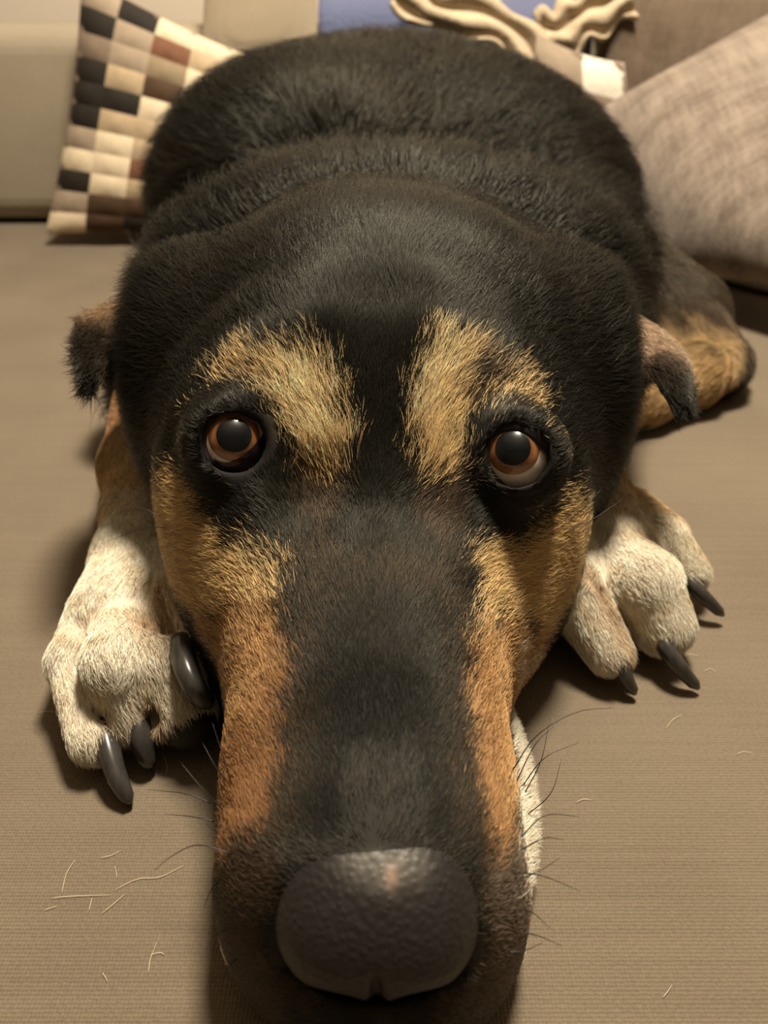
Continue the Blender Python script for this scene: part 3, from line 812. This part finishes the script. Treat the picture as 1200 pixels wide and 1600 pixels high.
# ------------------------------------------------------------------ claws, pads, whiskers
claw_m = mat('claw', (.030, .026, .023), .28, .5)
cn = node(claw_m, 'ShaderNodeTexNoise', Scale=160.0, Detail=4.0); tc = node(claw_m, 'ShaderNodeTexCoord'); mp = node(claw_m, 'ShaderNodeMapping'); mp.inputs['Scale'].default_value = (3, 1, 1)
link(claw_m, tc.outputs['Object'], mp.inputs[0]); link(claw_m, mp.outputs[0], cn.inputs['Vector'])
rp = node(claw_m, 'ShaderNodeValToRGB'); rp.color_ramp.elements[0].color = (.014, .012, .011, 1); rp.color_ramp.elements[1].color = (.075, .065, .055, 1)
link(claw_m, cn.outputs['Fac'], rp.inputs[0]); link(claw_m, rp.outputs[0], bsdf(claw_m).inputs['Base Color'])
CLAWS = [
    ([(-90.9, 164.6, 13), (-86.6, 155.2, 12), (-82.2, 147.1, 8), (-77.4, 141.3, 2.2)], 5.0),
    ([(-80.0, 166.8, 15), (-77.3, 159.4, 13), (-75.9, 156.0, 8), (-74.7, 154.2, 3)], 5.4),
    ([(-65.1, 177.1, 34), (-61.3, 166.6, 36), (-57.3, 159.7, 33), (-53.6, 159.3, 25)], 5.2),
    ([(120.1, 241.3, 14), (120.7, 233.3, 14.5), (126.2, 226.9, 11), (133.8, 224.1, 4.5)], 3.7),
    ([(100.5, 204.4, 15), (100.6, 196.5, 14), (104.8, 190.9, 9.5), (111.9, 187.7, 2.5)], 3.9),
    ([(81.0, 200.4, 14), (81.5, 192.9, 13.5), (84.4, 188.0, 9), (88.6, 185.0, 2.5)], 3.8),
    ([(64.0, 219.4, 11), (65.1, 214.4, 10), (67.7, 212.3, 6), (71.1, 209.5, 2)], 3.4),
]
for pts, r in CLAWS:
    p = bezier(pts, 14); t = np.linspace(0, 1, 14)
    vs, fs = tube(p, r * np.interp(t, [0, .2, .7, .93, 1], [.95, 1, .80, .58, .22]), 14, .78)
    obj('claw', mesh_from('claw', vs, fs), dog, claw_m, 'black claw')
pad_m = mat('pad', (.02, .017, .015), .6, .3)
bm = bmesh.new(); bmesh.ops.create_uvsphere(bm, u_segments=24, v_segments=16, radius=1)
pad_me = bpy.data.meshes.new('toe_pad'); bm.to_mesh(pad_me); bm.free(); pad_me.polygons.foreach_set('use_smooth', [True] * len(pad_me.polygons)); pad_me.materials.append(pad_m)
for c, r, rz in (((-62.4, 162.7, 13), (8.8, 7.2, 7.8), 25), ((-54.9, 178.3, 20), (6, 8, 9), 10)):
    o = bpy.data.objects.new('toe_pad', pad_me); COL.objects.link(o); o.parent = dog; o['label'] = 'black toe pad'
    o.location = [v * .001 for v in c]; o.scale = [v * .001 for v in r]; o.rotation_euler = (0, 0, math.radians(rz))
whisk_m = mat('whisker', (.012, .010, .009), .4, .4)
for w in WHISKERS:
    p = bezier(w, 12)
    vs, fs = tube(p, np.linspace(.19, .05, 12), 5)
    obj('whisker', mesh_from('whisker', vs, fs), dog, whisk_m)

# ------------------------------------------------------------------ fabrics
def fabric(name, c1, c2, weave=1000.0, bump=.25, streak=0.0, rough=.9, plaid=None):
    """woven cloth: fine warp and weft relief, blotchy tone, optional faint thread lines"""
    m = mat(name, c1, rough, .15)
    tc = node(m, 'ShaderNodeTexCoord')
    ns = node(m, 'ShaderNodeTexNoise', Scale=14.0, Detail=6.0); link(m, tc.outputs['Object'], ns.inputs['Vector'])
    fn = node(m, 'ShaderNodeTexNoise', Scale=weave * .9, Detail=2.0); link(m, tc.outputs['Object'], fn.inputs['Vector'])
    mx = node(m, 'ShaderNodeMix', data_type='RGBA'); mx.inputs['A'].default_value = (*c1, 1); mx.inputs['B'].default_value = (*c2, 1)
    av = node(m, 'ShaderNodeMath', operation='MULTIPLY_ADD'); link(m, ns.outputs['Fac'], av.inputs[0]); av.inputs[1].default_value = .9
    av2 = node(m, 'ShaderNodeMath', operation='MULTIPLY_ADD'); link(m, fn.outputs['Fac'], av2.inputs[0]); av2.inputs[1].default_value = .9; av2.inputs[2].default_value = -.4
    link(m, av2.outputs[0], av.inputs[2])
    last = av.outputs[0]
    if plaid:
        for sc3 in ((5, 170, 60), (170, 5, 60), (40, 900, 300), (900, 40, 300)):
            mp = node(m, 'ShaderNodeMapping'); mp.inputs['Scale'].default_value = sc3; mp.inputs['Rotation'].default_value = plaid; link(m, tc.outputs['Object'], mp.inputs[0])
            w = node(m, 'ShaderNodeTexNoise', Scale=.35, Detail=1.0); link(m, mp.outputs[0], w.inputs['Vector'])
            s = node(m, 'ShaderNodeMath', operation='MULTIPLY_ADD'); link(m, w.outputs['Fac'], s.inputs[0]); s.inputs[1].default_value = .9; link(m, last, s.inputs[2])
            o = node(m, 'ShaderNodeMath', operation='SUBTRACT'); link(m, s.outputs[0], o.inputs[0]); o.inputs[1].default_value = .45; last = o.outputs[0]
    if streak:
        mp = node(m, 'ShaderNodeMapping'); mp.inputs['Scale'].default_value = (9, 420, 30); mp.inputs['Rotation'].default_value = (0, 0, math.radians(7)); link(m, tc.outputs['Object'], mp.inputs[0])
        sn = node(m, 'ShaderNodeTexNoise', Scale=1.0, Detail=2.0); link(m, mp.outputs[0], sn.inputs['Vector'])
        s = node(m, 'ShaderNodeMath', operation='MULTIPLY_ADD'); link(m, sn.outputs['Fac'], s.inputs[0]); s.inputs[1].default_value = streak; link(m, last, s.inputs[2])
        o = node(m, 'ShaderNodeMath', operation='SUBTRACT'); link(m, s.outputs[0], o.inputs[0]); o.inputs[1].default_value = streak * .5; last = o.outputs[0]
    link(m, last, mx.inputs['Factor']); link(m, mx.outputs['Result'], bsdf(m).inputs['Base Color'])
    wx = node(m, 'ShaderNodeTexWave', wave_type='BANDS', bands_direction='X', Scale=weave / 3.2, Distortion=2.5, Detail=2.0)
    wy = node(m, 'ShaderNodeTexWave', wave_type='BANDS', bands_direction='Y', Scale=weave / 3.2, Distortion=2.5, Detail=2.0)
    for w in (wx, wy): w.inputs['Detail Scale'].default_value = 3.0; link(m, tc.outputs['Object'], w.inputs['Vector'])
    ml = node(m, 'ShaderNodeMath', operation='ADD'); link(m, wx.outputs['Fac'], ml.inputs[0]); link(m, wy.outputs['Fac'], ml.inputs[1])
    sm = node(m, 'ShaderNodeMath', operation='ADD'); link(m, ml.outputs[0], sm.inputs[0]); link(m, fn.outputs['Fac'], sm.inputs[1])
    bp = node(m, 'ShaderNodeBump', Strength=bump, Distance=.0008); link(m, sm.outputs[0], bp.inputs['Height']); link(m, bp.outputs[0], bsdf(m).inputs['Normal'])
    bsdf(m).inputs['Sheen Weight'].default_value = .12; bsdf(m).inputs['Sheen Roughness'].default_value = .5
    return m

SOFA = fabric('sofa_cloth', (.132, .100, .066), (.215, .168, .114), 1000, .38, .5)
SOFA2 = fabric('sofa_cloth_arm', (.29, .235, .16), (.39, .325, .235), 1000, .4, .3)

def rounded_block(name, lo, hi, r, seg, m, parent, subdiv=0, wob=0.0, label=None):
    """a soft-edged upholstered block (mm)"""
    bm = bmesh.new(); bmesh.ops.create_cube(bm, size=1)
    for v in bm.verts:
        v.co = Vector([(lo[i] + (v.co[i] + .5) * (hi[i] - lo[i])) * .001 for i in range(3)])
    bmesh.ops.bevel(bm, geom=bm.edges[:], offset=r * .001, segments=seg, affect='EDGES', profile=.5)
    me = bpy.data.meshes.new(name); bm.to_mesh(me); bm.free()
    me.polygons.foreach_set('use_smooth', [True] * len(me.polygons))
    return obj(name, me, parent, m, label)

# ------------------------------------------------------------------ sofa
sofa = obj('sofa', None, None, None, 'wide grey-brown woven fabric sofa seat on which the dog lies', 'sofa')
def seat_height(x, y):
    """gentle puckers of the seat cover, mm"""
    return 0.0 * x - 2.2 * np.exp(-((y - 830) / 60) ** 2) * (np.sin(x / 90) * .5 + .5)
xs = np.concatenate([[-900, -893, -880, -855], np.linspace(-820, 820, 56), [855, 880, 893, 900]])
ys = np.concatenate([[-520, -512, -498, -470], np.linspace(-440, 1080, 52)])
V, Fc = [], []
for y in ys:
    for x in xs:
        ed = min(900 - abs(x), y + 520, 80) / 80
        V.append((x, y, -60 * (1 - math.sqrt(max(0, 1 - (1 - ed) ** 2))) + seat_height(x, y)))
nx = len(xs)
for j in range(len(ys) - 1):
    for i in range(nx - 1):
        Fc.append([j * nx + i, j * nx + i + 1, (j + 1) * nx + i + 1, (j + 1) * nx + i])
loop = [i for i in range(nx)] + [j * nx + nx - 1 for j in range(1, len(ys))] + [(len(ys) - 1) * nx + i for i in range(nx - 2, -1, -1)] + [j * nx for j in range(len(ys) - 2, 0, -1)]
base = len(V)
for i in loop: V.append((V[i][0], V[i][1], -190))
for k in range(len(loop)):
    k2 = (k + 1) % len(loop); Fc.append([loop[k], base + k, base + k2, loop[k2]])
Fc.append([base + k for k in range(len(loop))])
obj('seat_cushion', mesh_from('seat_cushion', V, Fc), sofa, SOFA)
rounded_block('armrest', (-900, 873, 3), (900, 1065, 187), 26, 6, SOFA2, sofa, label='low padded sofa arm behind the dog')
rounded_block('base', (-890, -500, -400), (890, 1080, -192), 15, 3, SOFA2, sofa)
wood = mat('dark_wood', (.05, .03, .02), .5, .4)
for x in (-820, 820):
    for y in (-430, 1010):
        vs, fs = tube([(x, y, -450), (x, y, -398)], [22, 28], 16); obj('leg', mesh_from('leg', vs, fs), sofa, wood)

# ------------------------------------------------------------------ room
def slab(name, lo, hi, m):
    bm = bmesh.new(); bmesh.ops.create_cube(bm, size=1)
    for v in bm.verts: v.co = Vector([(lo[i] + (v.co[i] + .5) * (hi[i] - lo[i])) * .001 for i in range(3)])
    me = bpy.data.meshes.new(name); bm.to_mesh(me); bm.free()
    return obj(name, me, None, m, kind='structure')
def plaster(name, c):
    m = mat(name, c, .9, .2); n = node(m, 'ShaderNodeTexNoise', Scale=60.0, Detail=5.0); b = node(m, 'ShaderNodeBump', Strength=.15, Distance=.002)
    link(m, n.outputs['Fac'], b.inputs['Height']); link(m, b.outputs[0], bsdf(m).inputs['Normal']); return m
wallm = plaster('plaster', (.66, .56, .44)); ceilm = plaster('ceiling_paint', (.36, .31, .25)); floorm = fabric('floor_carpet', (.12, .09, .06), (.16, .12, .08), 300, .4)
slab('floor', (-2300, -2300, -470), (2300, 1300, -450), floorm)
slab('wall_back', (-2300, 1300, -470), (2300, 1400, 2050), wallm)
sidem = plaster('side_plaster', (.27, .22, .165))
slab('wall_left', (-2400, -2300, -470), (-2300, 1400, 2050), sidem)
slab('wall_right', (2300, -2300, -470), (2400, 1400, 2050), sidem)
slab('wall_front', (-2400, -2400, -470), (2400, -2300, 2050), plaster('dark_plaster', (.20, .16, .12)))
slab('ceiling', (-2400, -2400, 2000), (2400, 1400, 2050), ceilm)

# ------------------------------------------------------------------ cushions
def pillow_surface(c, T, pinch=.06):
    """c: corners tl, tr, br, bl (mm). Returns f(u, v, side) -> point"""
    tl, tr, br, bl = (np.array(q, float) for q in c)
    nrm = np.cross(tr - tl, bl - tl); nrm /= np.linalg.norm(nrm)
    if nrm[1] > 0: nrm = -nrm
    mid = (tl + tr + br + bl) / 4
    def f(u, v, side, off=0.0):
        p = (tl * (1 - u) + tr * u) * (1 - v) + (bl * (1 - u) + br * u) * v
        a, b = 2 * u - 1, 2 * v - 1
        k = pinch * (1 - a * a) * b * b + pinch * (1 - b * b) * a * a
        p = p + (mid - p) * k
        h = max(0, (1 - abs(a) ** 2.6) * (1 - abs(b) ** 2.6)) ** .55
        wr = 1 + .05 * math.sin(7 * u + 3 * v) * math.sin(5 * v - 2 * u + 1)
        return p + nrm * side * (T * h * wr + off)
    return f
def pillow_mesh(name, f, n=26):
    vs, fs = [], []
    for side in (1, -1):
        o = len(vs)
        for j in range(n + 1):
            for i in range(n + 1):
                s = lambda t: .5 - .5 * math.cos(math.pi * t)
                vs.append(f(s(i / n), s(j / n), side))
        for j in range(n):
            for i in range(n):
                q = [o + j * (n + 1) + i, o + j * (n + 1) + i + 1, o + (j + 1) * (n + 1) + i + 1, o + (j + 1) * (n + 1) + i]
                fs.append(q if side == 1 else q[::-1])
    return mesh_from(name, vs, fs)
def cushion(name, corners, T, m, label, piping=None):
    root = obj(name, None, None, None, label, 'cushion')
    f = pillow_surface(corners, T)
    obj('cover', pillow_mesh('cover', f), root, m)
    if piping:
        edge = [f(t, 0, 1) for t in np.linspace(0, 1, 14)] + [f(1, t, 1) for t in np.linspace(0, 1, 14)[1:]] + [f(t, 1, 1) for t in np.linspace(1, 0, 14)[1:]] + [f(0, t, 1) for t in np.linspace(1, 0, 14)[1:-1]]
        edge.append(edge[0])
        vs, fs = tube(edge, [4.0] * len(edge), 6); obj('piping', mesh_from('piping', vs, fs), root, piping)
    return root, f
def hide(name, c):
    m = mat(name, c, .75, .2); tc = node(m, 'ShaderNodeTexCoord'); n = node(m, 'ShaderNodeTexNoise', Scale=120.0, Detail=4.0); link(m, tc.outputs['Object'], n.inputs['Vector'])
    b = node(m, 'ShaderNodeBump', Strength=.3, Distance=.001); link(m, n.outputs['Fac'], b.inputs['Height']); link(m, b.outputs[0], bsdf(m).inputs['Normal'])
    mx = node(m, 'ShaderNodeMix', data_type='RGBA'); mx.inputs['A'].default_value = (*[v * .8 for v in c], 1); mx.inputs['B'].default_value = (*[min(1, v * 1.2) for v in c], 1)
    link(m, n.outputs['Fac'], mx.inputs['Factor']); link(m, mx.outputs['Result'], bsdf(m).inputs['Base Color']); return m
HIDE = {k: hide('hide_' + n, c) for k, n, c in (('k', 'black', (.022, .017, .012)), ('d', 'dark_brown', (.07, .038, .02)), ('r', 'red_brown', (.17, .075, .04)), ('g', 'greige', (.33, .25, .175)),
        ('o', 'olive', (.27, .20, .12)), ('b', 'beige', (.42, .31, .19)), ('c', 'cream', (.66, .53, .36)), ('w', 'white', (.76, .68, .55)), ('t', 'taupe', (.20, .145, .10)))}
def patchwork(name, corners, T, rows, label, u0=0.0, u1=1.0, v0=0.0, v1=1.0):
    root, f = cushion(name, corners, T, HIDE['t'], label, None)
    nv = len(rows); nu = len(rows[0])
    for j, row in enumerate(rows):
        for i, ch in enumerate(row):
            ua, ub = u0 + (u1 - u0) * i / nu, u0 + (u1 - u0) * (i + 1) / nu
            va, vb = v0 + (v1 - v0) * j / nv, v0 + (v1 - v0) * (j + 1) / nv
            vs, fs, n = [], [], 4
            for b in range(n + 1):
                for a in range(n + 1):
                    e = min(a, n - a, b, n - b)
                    vs.append(f(min(max(ua + (ub - ua) * a / n, .003), .997), min(max(va + (vb - va) * b / n, .003), .997), 1, (.2, 2.2, 2.6)[min(e, 2)]))
            for b in range(n):
                for a in range(n):
                    k = b * (n + 1) + a; fs.append([k, k + 1, k + n + 2, k + n + 1])
            obj('patch', mesh_from('patch', vs, fs), root, HIDE[ch])
    return root

patchwork('patchwork_cushion', ((-273.2, 838, 226.1), (-74.0, 838, 145.7), (-110.1, 784, 1.1), (-342.9, 790, 10.9)), 20,
    ['gkcccb', 'kgrbbg', 'tgoctd', 'kbdcgk', 'kkcdbt', 'kbbtgc', 'gcbogd', 'ccrbkg', 'kcbgdb', 'gdddgt', 'cdkckb'],
    'patchwork hide cushion of brown, black and cream squares standing left of the dog')
patchwork('patchwork_cushion', ((140.1, 822, 181.6), (224.9, 822, 158.3), (266.3, 806, 29.5), (129.3, 806, 35.7)), 10,
    ['gw', 'dt', 'gd', 'bg'], 'patchwork cushion corner with a white square behind the dog and right pillow')

GREYCLOTH = fabric('pillow_cloth', (.15, .112, .084), (.30, .238, .185), 700, .4, 0, plaid=(.5, 0, .15))
BROWNCLOTH = fabric('pillow_cloth_brown', (.15, .105, .07), (.24, .175, .12), 700, .4, 0, plaid=(.3, 0, .1))
BEIGECLOTH = fabric('pillow_cloth_beige', (.36, .28, .19), (.48, .39, .27), 700, .3)
pipe_m = mat('piping_cloth', (.55, .47, .38), .85, .2)
cushion('cushion', ((172.6, 751.4, 117.2), (378.9, 791.5, 219.6), (324.3, 455.1, 45), (218.3, 611.3, 30)), 40, GREYCLOTH, 'grey-brown checked cushion leaning in the right corner, nearest to the dog', None)
cushion('cushion', ((190.8, 850, 245.3), (408.0, 850, 285.7), (477.3, 848, 82.5), (214.8, 848, 88.5)), 17, BROWNCLOTH, 'plain brown cushion behind the checked one at the right', None)
cushion('cushion', ((-162.5, 860, 264.3), (-57.2, 860, 273.3), (-62.5, 856, 155.3), (-181.2, 856, 155.3)), 9, BEIGECLOTH, 'plain beige cushion between the patchwork cushion and the blue blanket', None)

# a pale cloth tucked under the checked cushion
def sheet(name, grid, T, m, parent=None, **kw):
    """grid [rows][cols] of points, given thickness T (mm)"""
    g = np.array(grid, float); nr, nc = g.shape[:2]
    du = np.gradient(g, axis=1); dv = np.gradient(g, axis=0); n = np.cross(du, dv); n /= np.linalg.norm(n, axis=2)[..., None] + 1e-9
    vs = np.concatenate([(g + n * T / 2).reshape(-1, 3), (g - n * T / 2).reshape(-1, 3)]); o = nr * nc; fs = []
    for j in range(nr - 1):
        for i in range(nc - 1):
            a = j * nc + i; q = [a, a + 1, a + nc + 1, a + nc]
            fs.append(q); fs.append([o + k for k in q[::-1]])
    ring = [i for i in range(nc)] + [j * nc + nc - 1 for j in range(1, nr)] + [(nr - 1) * nc + i for i in range(nc - 2, -1, -1)] + [j * nc for j in range(nr - 2, 0, -1)]
    for k in range(len(ring)):
        a, b = ring[k], ring[(k + 1) % len(ring)]; fs.append([b, a, o + a, o + b])
    return obj(name, mesh_from(name, vs, fs), parent, m, **kw)
pale = fabric('pale_cloth', (.62, .54, .44), (.74, .66, .55), 500, .3)
cl = [(264.1, 770.4, 4), (270.8, 740.5, 4), (284.1, 698.1, 4), (303.1, 663.4, 4), (332.9, 634.8, 4), (372.2, 621.3, 4)]
top = bezier(cl, 16); g = []
for k, q in enumerate((-14, -4, 10, 40, 80)):
    g.append([(x, y + q, 3.2 + (4 * math.sin(x / 40) ** 2 + 3) * (1 if 0 < k < 3 else .2)) for x, y, z in top])
sheet('cloth', g, 2.5, pale, label='strip of pale cloth tucked under the checked cushion at the right', cat='cloth')

blue = fabric('blue_fleece', (.085, .095, .16), (.125, .14, .23), 400, .4)
g = []
for (y, z) in bezier([(862, 115, 0), (862, 160, 0), (868, 195, 0), (905, 208, 0), (980, 202, 0), (1040, 197, 0)], 22)[:, :2]:
    g.append([(x, y + 5 * math.sin(x / 31.0) + 3 * math.sin(x / 13.0 + y / 40), z + 4 * math.sin(x / 45.0 + y / 60.0)) for x in np.linspace(-62, 200, 44)])
sheet('blanket', g, 7, blue, label='blue fleece blanket draped over the sofa arm behind the dog', cat='blanket')

knit = fabric('cream_knit', (.48, .36, .22), (.66, .53, .36), 300, .6)
def pleated(name, path, width, waves, amp, n=40, cols=41, thick=2.5, m=None, **kw):
    p = bezier(path, n); g = []
    for i in range(n):
        t = p[min(i + 1, n - 1)] - p[max(i - 1, 0)]; t /= np.linalg.norm(t)
        side = np.cross(t, (0, -1, 0)); side /= np.linalg.norm(side); out = np.array((0, -1.0, .25))
        wd = width * (1 + .25 * math.sin(i * .5))
        g.append([p[i] + side * (c / (cols - 1) - .5) * wd + out * amp * math.sin(waves * 2 * math.pi * c / (cols - 1) + .8 * math.sin(i * .35)) for c in range(cols)])
    return sheet(name, g, thick, m, **kw)
pleated('scarf', [(16.3, 836, 219.0), (42.6, 840, 201.1), (80.0, 838, 196.2), (116.7, 836, 181.2), (143.1, 834, 156.6), (155.4, 834, 129.8)], 34, 2, 3.0, thick=5, m=knit, label='cream pleated scarf trailing over the blue blanket', cat='scarf')
pleated('scarf', [(145.8, 838, 176.1), (167.3, 836, 183.2), (191.8, 834, 196.2), (223.6, 832, 212.7)], 40, 2, 3.4, thick=5, m=knit, label='cream folded scarf end between the patchwork corner and the brown cushion', cat='scarf')

# ------------------------------------------------------------------ shed hairs on the seat
SHED = [[(-91.8, 113.0, 0), (-86.7, 113.5, 0), (-75.3, 113.9, 0)], [(-75.1, 115.1, 0), (-69.4, 118.5, 0), (-63.3, 119.0, 0), (-57.2, 122.6, 0)], [(-89.2, 114.2, 0), (-89.9, 119.8, 0), (-88.9, 124.2, 0)],
    [(-76.6, 108.6, 0), (-74.0, 111.4, 0), (-71.7, 114.2, 0)], [(-59.9, 93.6, 0), (-60.2, 97.0, 0), (-59.6, 101.5, 0)], [(-60.5, 98.1, 0), (-58.2, 98.6, 0), (-56.8, 98.1, 0)], [(-71.6, 93.7, 0), (-70.6, 92.7, 0), (-69.6, 91.5, 0)],
    [(-81.9, 124.8, 0), (-78.8, 125.6, 0), (-76.5, 127.2, 0)], [(-92.3, 109.6, 0), (-90.8, 110.3, 0), (-89.3, 110.8, 0)], [(-80.1, 109.4, 0), (-80.3, 111.7, 0), (-80.4, 113.1, 0)], [(-76.9, 122.3, 0), (-75.9, 120.3, 0), (-75.3, 118.6, 0)],
    [(112.1, 204.8, 0), (115.2, 206.8, 0), (119.0, 206.1, 0)], [(118.2, 198.2, 0), (121.0, 199.5, 0), (122.2, 197.6, 0)], [(95.8, 171.6, 0), (99.7, 175.7, 0), (103.4, 177.7, 0)], [(69.1, 87.9, 0), (70.6, 89.1, 0), (72.4, 90.9, 0)],
    [(59.3, 143.1, 0), (61.9, 144.2, 0), (64.4, 143.8, 0)], [(115.7, 161.0, 0), (118.2, 162.0, 0), (121.1, 161.5, 0)], [(-120.2, 178.5, 0), (-117.7, 179.1, 0), (-114.7, 178.8, 0)], [(-72.5, 161.0, 0), (-69.9, 156.0, 0), (-69.8, 152.4, 0)]]
vs, fs = [], []
for s in SHED:
    p = bezier(s, 9); p[:, 2] = .55
    a, b = tube(p, np.array([.03, .06, .07, .07, .07, .07, .06, .05, .02]), 5); o = len(vs); vs += a; fs += [[o + k for k in q] for q in b]
obj('shed_hair', mesh_from('shed_hair', vs, fs), None, mat('pale_hair', (.75, .62, .42), .5, .3), 'pale hairs shed on the sofa seat around the dog', 'hair', kind='stuff')

# ------------------------------------------------------------------ lift everything to seat height
for o in list(SC.objects):
    if o.parent is None: o.location.z += SEAT
